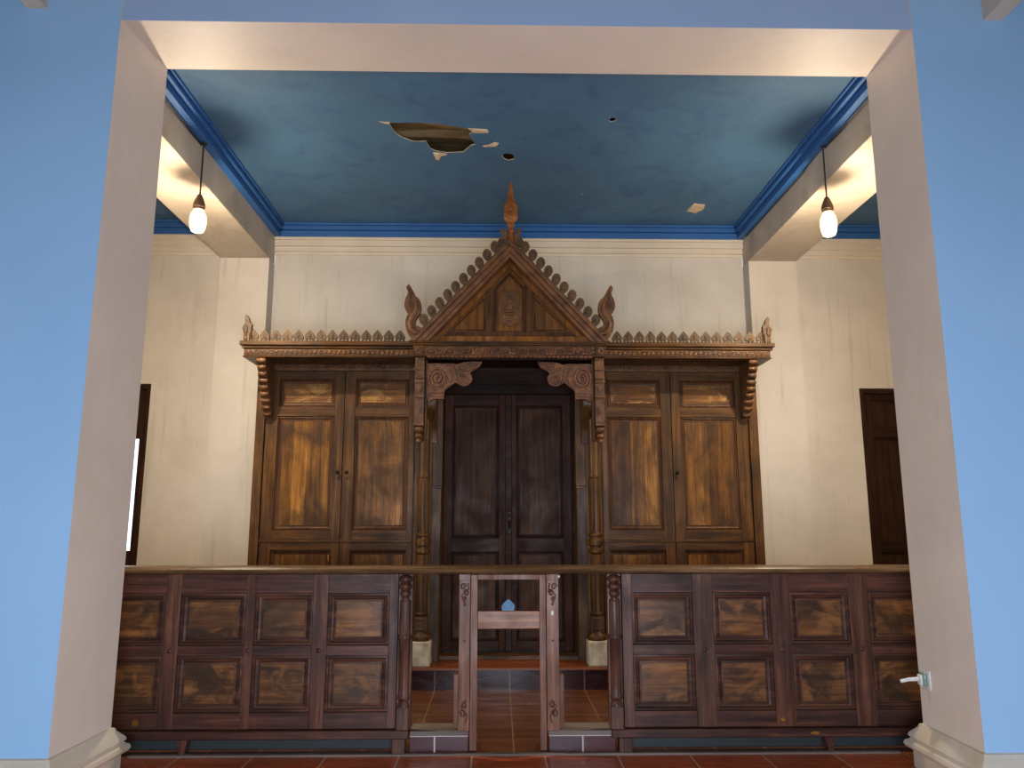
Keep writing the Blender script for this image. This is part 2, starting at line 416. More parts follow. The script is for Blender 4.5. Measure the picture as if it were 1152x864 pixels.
# plinth mouldings around the feet of the opening
def plinth(sx):
    prof = [(.0, .262), (.016, .256), (.024, .236), (.062, .196), (.068, .178), (.056, .168), (.062, .16), (.082, .148), (.088, .128),
            (.08, .112), (.062, .104), (.05, .098), (.05, .0)]
    vs = []; fs = []
    for d, z in prof:   # path: along the front, round the corner, down the reveal, round the back
        vs += [(sx*6.0, 4.3-d, z), (sx*(XO-d), 4.3-d, z), (sx*((XO if sx > 0 else XB)-d), 4.9+d, z), (sx*6.0, 4.9+d, z)]
    for i in range(len(prof)-1):
        for k in range(3):
            q = (4*i+k, 4*(i+1)+k, 4*(i+1)+k+1, 4*i+k+1)
            fs.append(q if sx > 0 else q[::-1])
    b = MB().add(vs, fs)
    return b
for sx, nm in ((-1, 'baseboard_left'), (1, 'baseboard_right')):
    st(plinth(sx), nm, 'base_mould', smooth=28)

# inner room
YB = 8.2; ZC = 4.74; BX0, BX1 = 2.63, 3.16; YO = 8.15
b = MB().box(-BX0, BX0, YB, YB+.2, 0, 5.2)
b.box(-BX1, -BX0, 8.0, YB+.2, 0, 4.29).box(BX0, BX1, 8.0, YB+.2, 0, 4.29)
b.box(-5.2, -4.62, YO, YB+.2, 0, 5.2).box(-3.862, -BX1, YO, YB+.2, 0, 5.2).box(-4.62, -3.862, YO, YB+.2, 2.92, 5.2)
b.box(BX1, 3.822, YO, YB+.2, 0, 5.2).box(4.58, 5.2, YO, YB+.2, 0, 5.2).box(3.822, 4.58, YO, YB+.2, 2.895, 5.2)
st(b, 'wall_back', 'cream_wall')
st(MB().box(-5.2, -5.0, 4.9, 8.2, 0, 5.2), 'wall_left', 'cream_wall')
st(MB().box(5.0, 5.2, 4.9, 8.2, 0, 5.2), 'wall_right', 'cream_wall')
for s_ in (-1, 1):
    a, c = sorted((s_*BX0, s_*BX1))
    st(MB().box(a, c, 4.9, 8.2, 4.29, ZC), 'trim_ceiling_beam', 'beam', bevel=.006)

# ceiling with its broken hole, a second small hole and a pin hole
HOLE = [(-1.050,5.898),(-0.920,5.890),(-0.792,5.888),(-0.713,5.895),(-0.626,5.910),(-0.525,5.939),(-0.410,5.975),(-0.382,6.006),(-0.359,6.043),(-0.387,6.075),(-0.373,6.124),(-0.358,6.197),(-0.337,6.253),(-0.377,6.275),
        (-0.425,6.355),(-0.448,6.399),(-0.515,6.407),(-0.594,6.416),(-0.644,6.403),(-0.689,6.389),(-0.721,6.361),(-0.740,6.332),(-0.757,6.273),(-0.769,6.205),(-0.822,6.213),(-0.878,6.212),(-0.920,6.182),(-0.952,6.154),(-0.975,6.134),(-0.998,6.101),(-1.019,6.055),(-1.037,5.966)]
HOLE2 = [(-0.104,6.437),(-0.052,6.415),(-0.012,6.431),(0.012,6.470),(0.007,6.530),(-0.042,6.556),(-0.086,6.520)]
HOLE3 = [(.807+.027*math.cos(a*math.pi/4), 5.812+.036*math.sin(a*math.pi/4)) for a in range(8)]
bm = bmesh.new()
def ring(pts):
    vs = [bm.verts.new((x, y, ZC)) for x, y in pts]
    return [bm.edges.new((vs[i], vs[(i+1) % len(vs)])) for i in range(len(vs))]
ed = ring([(-5.0, 4.9), (5.0, 4.9), (5.0, 8.2), (-5.0, 8.2)]) + ring(HOLE) + ring(HOLE2) + ring(HOLE3)
bmesh.ops.triangle_fill(bm, use_beauty=True, edges=ed)
bmesh.ops.recalc_face_normals(bm, faces=bm.faces)
if bm.faces[0].normal.z > 0: bmesh.ops.reverse_faces(bm, faces=bm.faces)
me = bpy.data.meshes.new('ceiling'); bm.to_mesh(me); bm.free()
me.materials.append(M['blue_ceiling']); me.materials.append(M['peel'])
o = bpy.data.objects.new('ceiling', me); COL.objects.link(o); o['kind'] = 'structure'
sm = o.modifiers.new('thick', 'SOLIDIFY'); sm.thickness = .008; sm.offset = -1; sm.material_offset_rim = 1
# boards of the void above the ceiling
b = MB().box(-5.2, 5.2, 4.9, 8.2, 5.06, 5.12)
b.prism_x([(6.02, 4.84), (6.29, 4.90), (6.29, 5.0), (6.02, 4.98)], -1.9, .3).prism_x([(6.36, 4.86), (6.52, 4.90), (6.52, 5.0), (6.36, 5.0)], -1.9, .5)
st(b, 'trim_attic_boards', 'attic')
# lips of torn plaster and bare patches hanging from the ceiling
def flap(pts, z, drop):
    n = len(pts); cx = sum(p[0] for p in pts)/n; cy = sum(p[1] for p in pts)/n
    vs = [(x, y, z) for x, y in pts]+[(cx+(x-cx)*.86, cy+(y-cy)*.86, z-drop*(.5+random.random())) for x, y in pts]
    return MB().add(vs, [tuple(range(2*n-1, n-1, -1))]+[(i, (i+1) % n, n+(i+1) % n, n+i) for i in range(n)])
rr = sroot('trim_peeled_plaster', (0, 0, ZC))
for pts, dr in (([(-1.135,5.870),(-1.034,5.880),(-1.052,5.914)], .006), ([(-0.397,5.966),(-0.228,5.985),(-0.215,6.037),(-0.298,6.047),(-0.359,6.035)], .01),
                ([(-0.726,6.404),(-0.595,6.431),(-0.654,6.470),(-0.674,6.553),(-0.709,6.548)], .012), ([(-0.279,6.279),(-0.219,6.253),(-0.163,6.207),(-0.129,6.226),(-0.149,6.278),(-0.258,6.293)], .006),
                ([(1.886,7.703),(1.890,7.606),(1.920,7.482),(1.974,7.507),(2.034,7.511),(2.048,7.586),(2.054,7.657),(2.023,7.705),(1.991,7.759),(1.944,7.715)], .008)):
    flap(pts, ZC, dr).build('plaster_flake', 'peel', rr)
# blue stepped cornice and cream moulding
def runs(prof, x0, x1, y, mi=0):
    b = MB()
    for d, z0, z1 in prof: b.box(x0, x1, y-d, y, z0, z1, mi)
    return b
CB = [(.115, 4.715, ZC), (.09, 4.69, 4.715), (.10, 4.665, 4.69), (.06, 4.62, 4.665), (.07, 4.592, 4.62)]
b = runs(CB, -BX0, BX0, YB)
for s_ in (-1, 1):
    for d, z0, z1 in CB: b.box(*sorted((s_*BX0, s_*(BX0-d))), 4.9, YB, z0, z1)
    for d, z0, z1 in CB: b.box(*sorted((s_*BX1, s_*5.0)), YO-d, YO, z0, z1)
    for d, z0, z1 in CB: b.box(*sorted((s_*BX1, s_*(BX1+d))), 4.9, YO, z0, z1)
st(b, 'trim_blue_cornice', 'blue_cornice', bevel=.005)
CW = [(.06, 4.56, 4.592), (.045, 4.52, 4.56), (.05, 4.49, 4.52), (.03, 4.45, 4.49), (.035, 4.43, 4.45), (.018, 4.395, 4.43)]
b = runs(CW, -BX0, BX0, YB)
for s_ in (-1, 1):
    for d, z0, z1 in CW: b.box(*sorted((s_*BX1, s_*5.0)), YO-d, YO, z0-.03, z1)
st(b, 'trim_cream_moulding', 'cream_trim', bevel=.004)

# tiled kerb stubs under the balustrade on both sides of the gate
for nm, x0, x1, tx in (('left', -.695, -.318, 0), ('right', .205, .64, 0)):
    b = MB().box(x0, x1, 5.25, 5.44, 0, .112, 0).box(x0, x1, 5.244, 5.445, .112, .14, 1)
    st(b, 'trim_kerb_'+nm, ('kerb_tile', 'cement'), bevel=.003)
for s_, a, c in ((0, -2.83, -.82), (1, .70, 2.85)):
    st(MB().box(a, c, 5.36, 5.40, .006, .10), 'trim_kerb_back', 'floor_shade')  # added dark strip, paints the shade on the floor under the panels

# ------------------------------------------------------------------ joinery helper
def joinery(parent, X0, X1, Z0, Z1, yf, th, cols, rows, mats, prof, part='frame', field='panel', mould='panel_moulding', bev=.003):
    """stiles and rails round a grid of sunk panels. mats: upright, level, moulding, field (list per panel)"""
    b = MB(); xs = [X0]+[q for c in cols for q in c]+[X1]
    for i in range(0, len(xs), 2): b.box(xs[i], xs[i+1], yf, yf+th, Z0, Z1, 0)
    zs = [Z0]+[q for r in rows for q in r]+[Z1]
    for c in cols:
        for i in range(0, len(zs), 2): b.box(c[0]-.0005, c[1]+.0005, yf+.0012, yf+th, zs[i], zs[i+1], 1)
    b.box(X0+.004, X1-.004, yf+th-.006, yf+th-.001, Z0+.004, Z1-.004, 0)
    fr = b.build(part, (mats[0], mats[1]), parent, bevel=bev)
    n = 0
    for c in cols:
        for r in rows:
            m_ = MB().loops(c[0], c[1], r[0], r[1], yf, prof); m_.build(mould, mats[2], parent, smooth=20)
            d, h = prof[-1]
            fm = mats[3][n % len(mats[3])] if isinstance(mats[3], (list, tuple)) else mats[3]
            MB().box(c[0]+d-.001, c[1]-d+.001, yf+h-.002, yf+h+.006, r[0]+d-.001, r[1]-d+.001).build(field, fm, parent)
            n += 1
    return fr
PR_CAB = [(0, 0), (.003, .012), (.014, .009), (.02, .018), (.034, .024), (.038, .018), (.046, .02)]
PR_BAL = [(0, 0), (.003, .014), (.016, .011), (.022, .022), (.036, .027), (.042, .017), (.052, .015), (.055, .02)]
PR_DOOR = [(0, 0), (.004, .012), (.016, .009), (.022, .02), (.04, .022)]

# ------------------------------------------------------------------ doors of the setting
def leaf(parent, x0, x1, z0, z1, yf, rows, mats, st_=.085):
    lf = bpy.data.objects.new('door_leaf', None); COL.objects.link(lf); lf.parent = parent
    lf.location = Vector(((x0+x1)/2, yf, z0))-parent_origin(parent)
    joinery(lf, x0, x1, z0, z1, yf, .045, [(x0+st_, x1-st_)], rows, mats, PR_DOOR)
    return lf
d1 = sroot('door_1', (-.03, 7.62, .19))
DM = ('door_v', 'door_h', 'door_h', 'door_p'); DM2 = ('side_v', 'side_h', 'side_h', 'side_v')
YD = 7.66
for x0, x1 in ((-.668, -.034), (-.028, .606)):
    leaf(d1, x0, x1, .235, 2.73, YD, [(.33, 1.17), (1.30, 2.62)], DM)
MB().box(-.055, .012, YD-.022, YD, .235, 2.73).build('astragal', 'door_h', d1, bevel=.006)
MB().box(-.74, -.668, YD-.03, YD+.08, .19, 2.80).box(.606, .68, YD-.03, YD+.08, .19, 2.80).box(-.668, .606, YD-.03, YD+.08, 2.73, 2.80).build('door_frame', 'dark', d1, bevel=.006)
hb = MB().box(-.028, .002, YD-.032, YD-.022, 1.34, 1.56).build('lock_plate', 'iron', d1, bevel=.004)
MB().tube([(-.013, YD-.035, 1.40), (-.013, YD-.07, 1.405), (-.013, YD-.072, 1.46), (-.013, YD-.035, 1.47)], .009).ell((-.013, YD-.04, 1.52), (.012, .012, .018)).build('handle', 'iron', d1)
# back doors in the outer bays
def outer_door(name, s_, x_in, hatch):
    x0, x1 = sorted((x_in, x_in+s_*.72)); zt = 2.915 if s_ < 0 else 2.89
    dr = sroot(name, ((x0+x1)/2, 8.15, 0))
    yf = 8.155
    fw = .05
    MB().box(x0, x0+fw, yf, yf+.12, 0.006, zt).box(x1-fw, x1, yf, yf+.12, 0.006, zt).box(x0+fw, x1-fw, yf, yf+.12, zt-fw, zt).build('door_frame', 'side_v', dr, bevel=.004)
    if not hatch:
        leaf(dr, x0+fw+.002, x1-fw-.002, .01, zt-fw-.002, yf+.03, [(.12, 1.14), (1.22, 2.36), (2.44, zt-.12)], DM2, .07)
    else:
        a, c = x0+fw+.002, x1-fw-.002
        MB().box(a, c, yf+.03, yf+.07, .01, 1.16, 0).box(a, c, yf+.03, yf+.07, 2.33, zt-fw-.002, 0).box(a, a+.05, yf+.03, yf+.07, 1.16, 2.33, 0).box(c-.045, c, yf+.03, yf+.07, 1.16, 2.33, 0).build('door_leaf', 'side_v', dr, bevel=.003)
        MB().box(a+.05, c-.045, yf+.045, yf+.05, 1.16, 2.33).build('pane', 'pane', dr)
        MB().ell((x1-.03, yf-.008, 2.8), (.012, .012, .02)).build('latch', 'iron', dr)
outer_door('door_2', -1, -3.862, True)
outer_door('door_3', 1, 3.822, False)

# ------------------------------------------------------------------ crest leaf, shared shape
def leaf_shape(cx, z0, w_, h_, y0, y1, b=None):
    b = b or MB()
    P = [(-.10, .0), (-.16, .10), (-.08, .20), (-.10, .28), (-.42, .30), (-.50, .42), (-.46, .56), (-.28, .76), (-.10, .92), (0, 1.0),
         (.10, .92), (.28, .76), (.46, .56), (.50, .42), (.42, .30), (.10, .28), (.08, .20), (.16, .10), (.10, .0)]
    b.prism([(cx+x*w_, z0+z*h_) for x, z in P], y0, y1)
    b.ell((cx, y0, z0+.5*h_), (w_*.16, .006, h_*.2))
    return b

# ------------------------------------------------------------------ cabinets
YF = 7.35
def bracket_mb(x0, x1, ztop, zbot, yw, proj):      # hanging bracket seen edge-on: stacked lobes under the canopy
    b = MB(); pts = [(yw, ztop)]; n = 9
    pts.append((yw-proj, ztop))
    H = ztop-zbot
    for k in range(n):
        z1 = ztop-H*k/n; z0 = ztop-H*(k+1)/n
        p = proj*(1-k/n)**.8; q = proj*(1-(k+1)/n)**.8
        for j in range(1, 6):
            f = j/6
            pts.append((yw-(p*(1-f)+q*f)-.022*math.sin(math.pi*f)-.006, z1-(z1-z0)*f))
        pts.append((yw-q-.004, z0))
    pts.append((yw, zbot-.01))
    b.prism_x(pts, x0, x1)
    for k in range(n):           # lobes wrap the edge a little
        z = ztop-H*(k+.45)/n; p = proj*(1-(k+.45)/n)**.8
        b.ell(((x0+x1)/2, yw-p-.016, z), ((x1-x0)*(.56 if k % 3 else .64), .022, H/n*.44), seg=14)
    return b
def cabinet(s_, label):
    cx = -.03
    def mx(x): return cx+s_*(x)          # x given as distance from the centre line outwards
    root = thing('panelled_cabinet', label, 'cabinet', (mx(1.62), 7.6, .192))
    a, c = sorted((mx(.90), mx(2.435)))
    # carcass
    b = MB().box(a, c, YF+.03, 8.14, .192, 3.0)
    b.build('carcass', 'cab_v', root, bevel=.004)
    # corner post at the outer side
    p0, p1 = sorted((mx(2.35), mx(2.437)))
    MB().box(p0, p1, YF-.012, YF+.03, .192, 2.93).build('corner_post', 'cab_v', root, bevel=.006)
    # lower and upper doors
    split = mx(1.59)
    xo = mx(2.343); xi = mx(.905)
    L = sorted((xo, split)); Q = sorted((split, xi))
    k = 0
    for (x0, x1) in (L, Q):
        x0 += .003; x1 -= .003
        outer = (abs(x0-cx) > 1.62 or abs(x1-cx) > 2.2)
        lf = bpy.data.objects.new('cabinet_door', None); COL.objects.link(lf); lf.parent = root
        lf.location = Vector((x0, YF, 1.29))-parent_origin(root)
        if s_ < 0: cl, cr = (x0+.115, x1-.085) if x0 < -1.8 else (x0+.105, x1-.055)
        else: cl, cr = (x0+.085, x1-.115) if x1 > 1.8 else (x0+.055, x1-.10)
        joinery(lf, x0, x1, 1.292, 2.912, YF, .028, [(cl, cr)], [(1.385, 2.465), (2.56, 2.83)], ('cab_v', 'cab_h', 'mould_v', ['cab_plank', 'cab_panel_h']), PR_CAB)
        kx = None
        if s_ < 0: kx = x1-.033 if x0 < -1.8 else x0+.047
        elif x1 > 1.8: kx = x0+.033
        if kx:
            MB().tube([(kx, YF, 1.925), (kx, YF-.03, 1.925)], .008).ell((kx, YF-.034, 1.925), (.017, .013, .02)).build('knob', 'iron', lf)
            MB().box(kx-.005, kx+.005, YF-.004, YF, 1.86, 1.885).build('keyhole', 'iron', lf)
        lf2 = bpy.data.objects.new('cabinet_door', None); COL.objects.link(lf2); lf2.parent = root
        lf2.location = Vector((x0, YF, .25))-parent_origin(root)
        joinery(lf2, x0, x1, .25, 1.272, YF, .028, [(cl-.01, cr+.01)], [(.36, 1.20)], ('cab_v', 'cab_h', 'mould_v', ['cab_plank']), PR_CAB)
        if s_ < 0 and x0 < -1.8:
            lab(MB().box(x1-.10, x1-.088, YF-.012, YF, 1.10, 1.16).build('latch', 'brass', lf2, bevel=.002), 'small shining brass latch')
    MB().box(a+.01, c-.01, YF-.006, YF+.03, 1.272, 1.292).build('middle_rail', 'cab_h', root, bevel=.003)
    MB().box(a+.01, c-.01, YF-.01, YF+.03, .192, .25).build('bottom_rail', 'cab_h', root, bevel=.003)
    # rope moulding and top rail
    b = MB().box(a, c, YF-.012, YF+.03, 2.914, 2.945, 0)
    x = a+.02
    while x < c-.02:
        b.ell((x, YF-.012, 2.955), (.024, .012, .012), seg=8, rings=5, rot=.7); x += .034
    b.box(a, c, YF-.008, YF+.03, 2.945, 2.98, 0)
    b.build('rope_moulding', 'carved', root)
    # cornice: crown, carved band, soffit
    e0, e1 = sorted((mx(.885), mx(2.51)))
    en0, en1 = sorted((mx(.885), mx(2.475)))
    b = MB().box(e0, e1, 6.965, 8.14, 3.085, 3.125).box(*sorted((mx(.885), mx(2.495))), 6.985, 8.13, 3.06, 3.085).box(en0, en1, 7.0, 8.12, 2.99, 3.06)
    b.box(*sorted((mx(.885), mx(2.482))), 6.99, 8.125, 2.975, 2.99)
    b.build('cornice', 'cab_h', root, bevel=.006)
    b = MB(); n = 34; w0, w1 = sorted((mx(.93), mx(2.46)))
    for k in range(n):
        xx = w0+(w1-w0)*(k+.5)/n
        zz = 3.024+.006*math.sin(k*2.4)
        b.ell((xx, 7.0, zz), (.019, .008, .011), seg=8, rings=5, rot=.9*(-1)**k)
        b.tube([(xx+.012*math.cos(t_), 6.998, 3.024+.02*math.sin(t_)) for t_ in [j*.7 for j in range(8)]], .004, 5)
    b.build('carved_band', 'carved', root)
    # cresting on the cornice, each leaf a part
    n = 14; x_in, x_out = 1.03, 2.41
    for k in range(n):
        xx = mx(x_in+(x_out-x_in)*k/(n-1))
        lb = leaf_shape(xx, 3.125, .098, .128, 7.04, 7.062)
        for q in (-1, 1):
            lb.ell((xx+q*.034, 7.05, 3.146), (.012, .008, .018), seg=8, rings=5)
        lb.box(xx-.049, xx+.049, 7.036, 7.066, 3.118, 3.132)
        lb.build('crest_leaf', 'crest', root)
    # end finial: a slim flame figure with a scroll behind
    F = [(.023,.268),(-.003,.233),(-.010,.194),(-.034,.174),(-.031,.134),(-.031,.065),(-.04,.0),(.035,0),(.047,.114),(.058,.134),(.045,.169),(.032,.184),(.038,.253)]
    fx = 2.455
    b = MB().prism([(mx(fx+u), 3.125+v) for u, v in F], 7.02, 7.062)
    b.ell((mx(fx+.02), 7.02, 3.24), (.022, .014, .05)).ell((mx(fx-.01), 7.02, 3.18), (.022, .014, .045)).ell((mx(fx+.02), 7.02, 3.155), (.02, .014, .03))
    b.prism_x([(7.0, 3.125), (7.10, 3.125), (7.12, 3.2), (7.10, 3.27), (7.05, 3.33), (7.04, 3.26), (7.0, 3.2)], *sorted((mx(fx-.022), mx(fx+.0))))
    b.build('end_finial', 'crest', root, bevel=.004)
    # hanging bracket
    k0, k1 = sorted((mx(2.275), mx(2.352)))
    bracket_mb(k0, k1, 2.972, 2.45, YF-.01, .33).build('bracket', 'carved', root)
    return root
cabinet(-1, 'tall wooden cabinet with plank panels, left of the dark double door')
cabinet(1, 'tall wooden cabinet with plank panels, right of the dark double door')

# ------------------------------------------------------------------ portal between the cabinets
PC = -.022
portal = thing('carved_portal', 'carved wooden portal with steep gable, spire and columns around the double door', 'portal', (PC, 7.2, .192))
def fluted(z): return (.66 < z < 1.17) or (1.37 < z < 1.86)
for s_ in (-1, 1):
    x = PC+s_*.80
    # white stone block
    sb = MB().box(x-.093, x+.093, 7.10, 7.29, .192, .408)
    lab(sb.build('stone_block', 'stone', portal, bevel=.012), 'rough whitewashed stone block under column')
    pr = [(.085, .408), (.092, .43), (.088, .452), (.068, .472), (.064, .485)]
    pr2 = [(.055, .62), (.062, .63), (.062, .645), (.052, .655), (.055, .68), (.056, 1.15), (.05, 1.165), (.064, 1.185), (.064, 1.205), (.05, 1.22), (.05, 1.235),
           (.068, 1.25), (.07, 1.29), (.056, 1.305), (.056, 1.325), (.066, 1.335), (.066, 1.35), (.05, 1.365), (.054, 1.39), (.058, 1.84), (.052, 1.86), (.058, 1.87), (.058, 1.885), (.05, 1.9), (.05, 2.93)]
    b = MB().lathe(pr, x, 7.2, 28).box(x-.06, x+.06, 7.14, 7.26, .485, .62).lathe(pr2, x, 7.2, 28, fluted)
    b.loops(x-.048, x+.048, .497, .608, 7.14, [(0, 0), (.006, -.006), (.016, -.006), (.022, -.002)], 0, 0)
    b.build('column', 'cab_v', portal, bevel=0, smooth=40)
    # hanging bracket in front of the column head
    xb = PC+s_*.832
    bb = MB().box(xb-.043, xb+.043, 6.93, 7.02, 2.33, 2.965)
    for zz, dd in ((2.86, .012), (2.78, .014), (2.74, .01), (2.60, .016), (2.34, .02)):
        bb.box(xb-.046, xb+.046, 6.93-dd, 6.94, zz-.014, zz+.014)
    bb.prism([(xb-.026, 2.70), (xb+.026, 2.70), (xb, 2.63)], 6.912, 6.93).prism([(xb-.024, 2.50), (xb+.024, 2.50), (xb, 2.43)], 6.912, 6.93)
    bb.ell((xb, 6.95, 2.295), (.042, .04, .034)).ell((xb, 6.95, 2.235), (.036, .036, .026)).ell((xb, 6.95, 2.19), (.024, .026, .024))
    bb.prism_x([(7.02, 2.36), (7.02, 2.96), (7.16, 2.96), (7.16, 2.2)], xb-.035, xb+.035)
    bb.build('bracket', 'carved', portal, bevel=.003)
    # casing beside the door, in two thicknesses
    c0, c1 = sorted((-.03+s_*.8985, PC+s_*.648))
    b = MB().box(c0, c1, YF+.005, YD-.03, .192, 2.95).box(*sorted((PC+s_*.79, PC+s_*.735)), YF-.03, YF+.01, .192, 2.9)
    u0, u1 = sorted((PC+s_*.735, PC+s_*.640))
    b.box(u0, u1, YF-.02, YF+.1, 1.80, 2.9)
    b.prism([(PC+s_*.73, 1.80), (PC+s_*.64, 1.80), (PC+s_*.64, 1.775), (PC+s_*.69, 1.77)], YF-.02, YF+.06)
    b.build('door_casing', 'cab_v', portal, bevel=.004)
    # scroll bracket
    S = [(.772,2.914),(.532,2.915),(.497,2.905),(.44,2.925),(.371,2.93),(.257,2.934),(.27,2.905),(.291,2.875),(.348,2.846),(.366,2.83),(.370,2.816),(.352,2.795),(.349,2.77),(.36,2.735),(.381,2.712),(.41,2.70),(.438,2.70),
         (.47,2.715),(.507,2.734),(.55,2.70),(.597,2.665),(.607,2.64),(.605,2.578),(.703,2.578),(.754,2.549),(.768,2.60)]
    b = MB().prism([(PC+s_*u, v) for u, v in S], 6.955, 7.0)
    def spiral(cx_, cz_, r0, r1, turns, dir_=1, asp=1.15, ph=0, tr=.0115):
        n = int(turns*18); pts = []
        for k in range(n+1):
            f = k/n; a_ = ph+dir_*2*math.pi*turns*f; r_ = r0+(r1-r0)*f
            pts.append((PC+s_*(cx_+r_*math.cos(a_)), 6.953, cz_+asp*r_*math.sin(a_)))
        b.tube([(p[0], 6.950, p[2]) for p in pts], tr, 6)
    spiral(.672, 2.772, .086, .014, 2.5, 1, 1.25, -1.2)
    spiral(.43, 2.765, .052, .01, 2.0, -1, 1.0, 1.2, .007)
    spiral(.455, 2.87, .034, .008, 1.5, 1, 1.0, 2.6, .007)
    b.tube([(PC+s_*u, 6.953, v) for u, v in ((.60, 2.90), (.56, 2.85), (.545, 2.78), (.56, 2.72), (.60, 2.68))], .009, 6)
    b.tube([(PC+s_*u, 6.953, v) for u, v in ((.53, 2.90), (.51, 2.84), (.5, 2.76), (.48, 2.73))], .008, 6)
    b.tube([(PC+s_*u, 6.953, v) for u, v in ((.41, 2.90), (.36, 2.885), (.31, 2.905), (.27, 2.925))], .009, 6)
    b.tube([(PC+s_*u, 6.953, v) for u, v in ((.40, 2.84), (.37, 2.86), (.33, 2.87), (.30, 2.885))], .007, 6)
    for zz in (2.64, 2.61):
        b.box(*sorted((PC+s_*.61, PC+s_*.72)), 6.948, 6.96, zz-.008, zz+.008)
    b.build('scroll_bracket', 'carved_rose', portal, bevel=.003)
    # slim upright behind the scroll bracket and corbel below it
    MB().box(*sorted((PC+s_*.785, PC+s_*.765)), 6.98, 7.05, 2.2, 2.95).prism_x([(7.04, 2.60), (7.30, 2.60), (7.30, 2.2), (7.27, 2.20), (7.25, 2.30), (7.20, 2.39), (7.12, 2.46), (7.06, 2.50), (7.04, 2.55)], *sorted((PC+s_*.765, PC+s_*.69))).build('corbel', 'cab_v', portal, bevel=.003)
    # side entablature from the frieze back to the cabinets
    MB().box(*sorted((PC+s_*.79, PC+s_*.885)), 6.98, YF-.02, 2.97, 3.10).build('side_beam', 'cab_v', portal, bevel=.004)
# frieze
FX0, FX1 = PC-.885, PC+.885
MB().box(FX0, FX1, 6.90, 6.99, 2.968, 3.075, 0).box(FX0-.015, FX1+.015, 6.885, 6.99, 3.075, 3.092, 0).box(FX0-.025, FX1+.025, 6.875, 7.05, 3.092, 3.108, 0).box(FX0-.008, FX0+.085, 6.892, 6.91, 2.968, 3.075, 0).box(FX1-.085, FX1+.008, 6.892, 6.91, 2.968, 3.075, 0).build('frieze_beam', 'cab_h', portal, bevel=.003)
b = MB(); n = 18
for k in range(n):
    x = FX0+.12+(FX1-FX0-.24)*(k+.5)/n; w_ = (FX1-FX0-.24)/n
    pts = [(x-w_*.6+w_*1.2*j/10, 6.898, 3.022+.03*math.sin(math.pi*(k+j/10))*(1)) for j in range(11)]
    b.tube(pts, .0075, 6)
    b.tube([(x+.026*math.cos(j*.6)*(1-j/16), 6.897, 3.022+.024*math.sin(j*.6)*(1-j/16)) for j in range(13)], .006, 6)
    b.ell((x+w_*.5, 6.897, 3.045 if k % 2 else 2.998), (.013, .008, .013), seg=8, rings=5)
    b.ell((x-w_*.25, 6.90, 2.966), (w_*.27, .016, .014), seg=8, rings=5).ell((x+w_*.25, 6.90, 2.966), (w_*.27, .016, .014), seg=8, rings=5)
for x in (FX0+.04, FX1-.04):
    for j in range(6): b.ell((x+.02*math.cos(j*1.047), 6.892, 3.022+.026*math.sin(j*1.047)), (.012, .008, .012), seg=8, rings=5)
b.build('frieze_carving', 'carved_rose', portal)
# porch ceiling, header boards above the door
MB().box(PC-.79, PC+.79, 6.99, YD+.03, 2.955, 2.968).build('porch_ceiling', 'dark', portal)
MB().box(PC-.66, PC+.66, 7.37, 7.40, 2.80, 2.955).box(PC-.66, PC+.66, 7.36, 7.37, 2.79, 2.815).box(PC-.66, PC+.66, YD-.05, YD-.032, 2.74, 2.955).build('header_board', 'dark', portal, bevel=.003)
# gable
ZB, HW, ZA = 3.108, .915, 4.095
SL = (ZA-ZB)/HW
def rake(o1, o2, y0, y1, s_, b, mi=0, trim=0.0):
    # band between two lines parallel to the slope (vertical offsets below the ridge line)
    def zt(u, o): return ZA-SL*u-o
    u1 = (ZA-o1-ZB)/SL; u2 = (ZA-o2-ZB)/SL
    b.prism([(PC+s_*0, ZA-o1), (PC+s_*u1, ZB), (PC+s_*u2, ZB), (PC+s_*0, ZA-o2)], y0, y1, mi)
for s_ in (-1, 1):
    b = MB()
    rake(0, .046, 6.865, 7.0, s_, b); rake(.046, .058, 6.88, 7.0, s_, b); rake(.058, .118, 6.872, 7.0, s_, b); rake(.118, .13, 6.885, 7.0, s_, b); rake(.13, .172, 6.87, 7.0, s_, b)
    b.build('bargeboard', 'rake', portal, bevel=.003)
    b = MB(); rake(.0, .05, 7.0, 7.7, s_, b); b.build('roof_slope', 'cab_h', portal)
    b = MB(); rake(.172, .235, 6.985, 7.02, s_, b); b.build('inner_rake', 'tymp', portal, bevel=.003)
# tympanum
MB().box(PC-.80, PC+.80, 6.92, 7.02, 3.108, 3.168).build('gable_base', 'tymp', portal, bevel=.004)
b = MB().prism([(PC-.76, 3.11), (PC+.76, 3.11), (PC, 3.93)], 7.028, 7.05); b.build('gable_back_panel', 'tymp', portal)
b = MB().box(PC-.62, PC+.62, 6.995, 7.028, 3.168, 3.225)
for s_ in (-1, 1): b.box(*sorted((PC+s_*.225, PC+s_*.155)), 6.99, 7.028, 3.225, 3.69)
# moulded edge of the pointed middle panel and of the side triangles
def path(pts, r, y): b.tube([(PC+u, y, v) for u, v in pts], r, 6)
for s_ in (-1, 1):
    path([(s_*.14, 3.235), (s_*.14, 3.66), (0, 3.815)], .011, 7.02)
    path([(s_*.125, 3.25), (s_*.125, 3.65), (0, 3.79)], .005, 7.022)
    path([(s_*.24, 3.25), (s_*.24, 3.56), (s_*.545, 3.25), (s_*.24, 3.25)], .009, 7.022)
path([(-.14, 3.235), (.14, 3.235)], .011, 7.02)
b.build('gable_framing', 'mould_v', portal, bevel=.003)
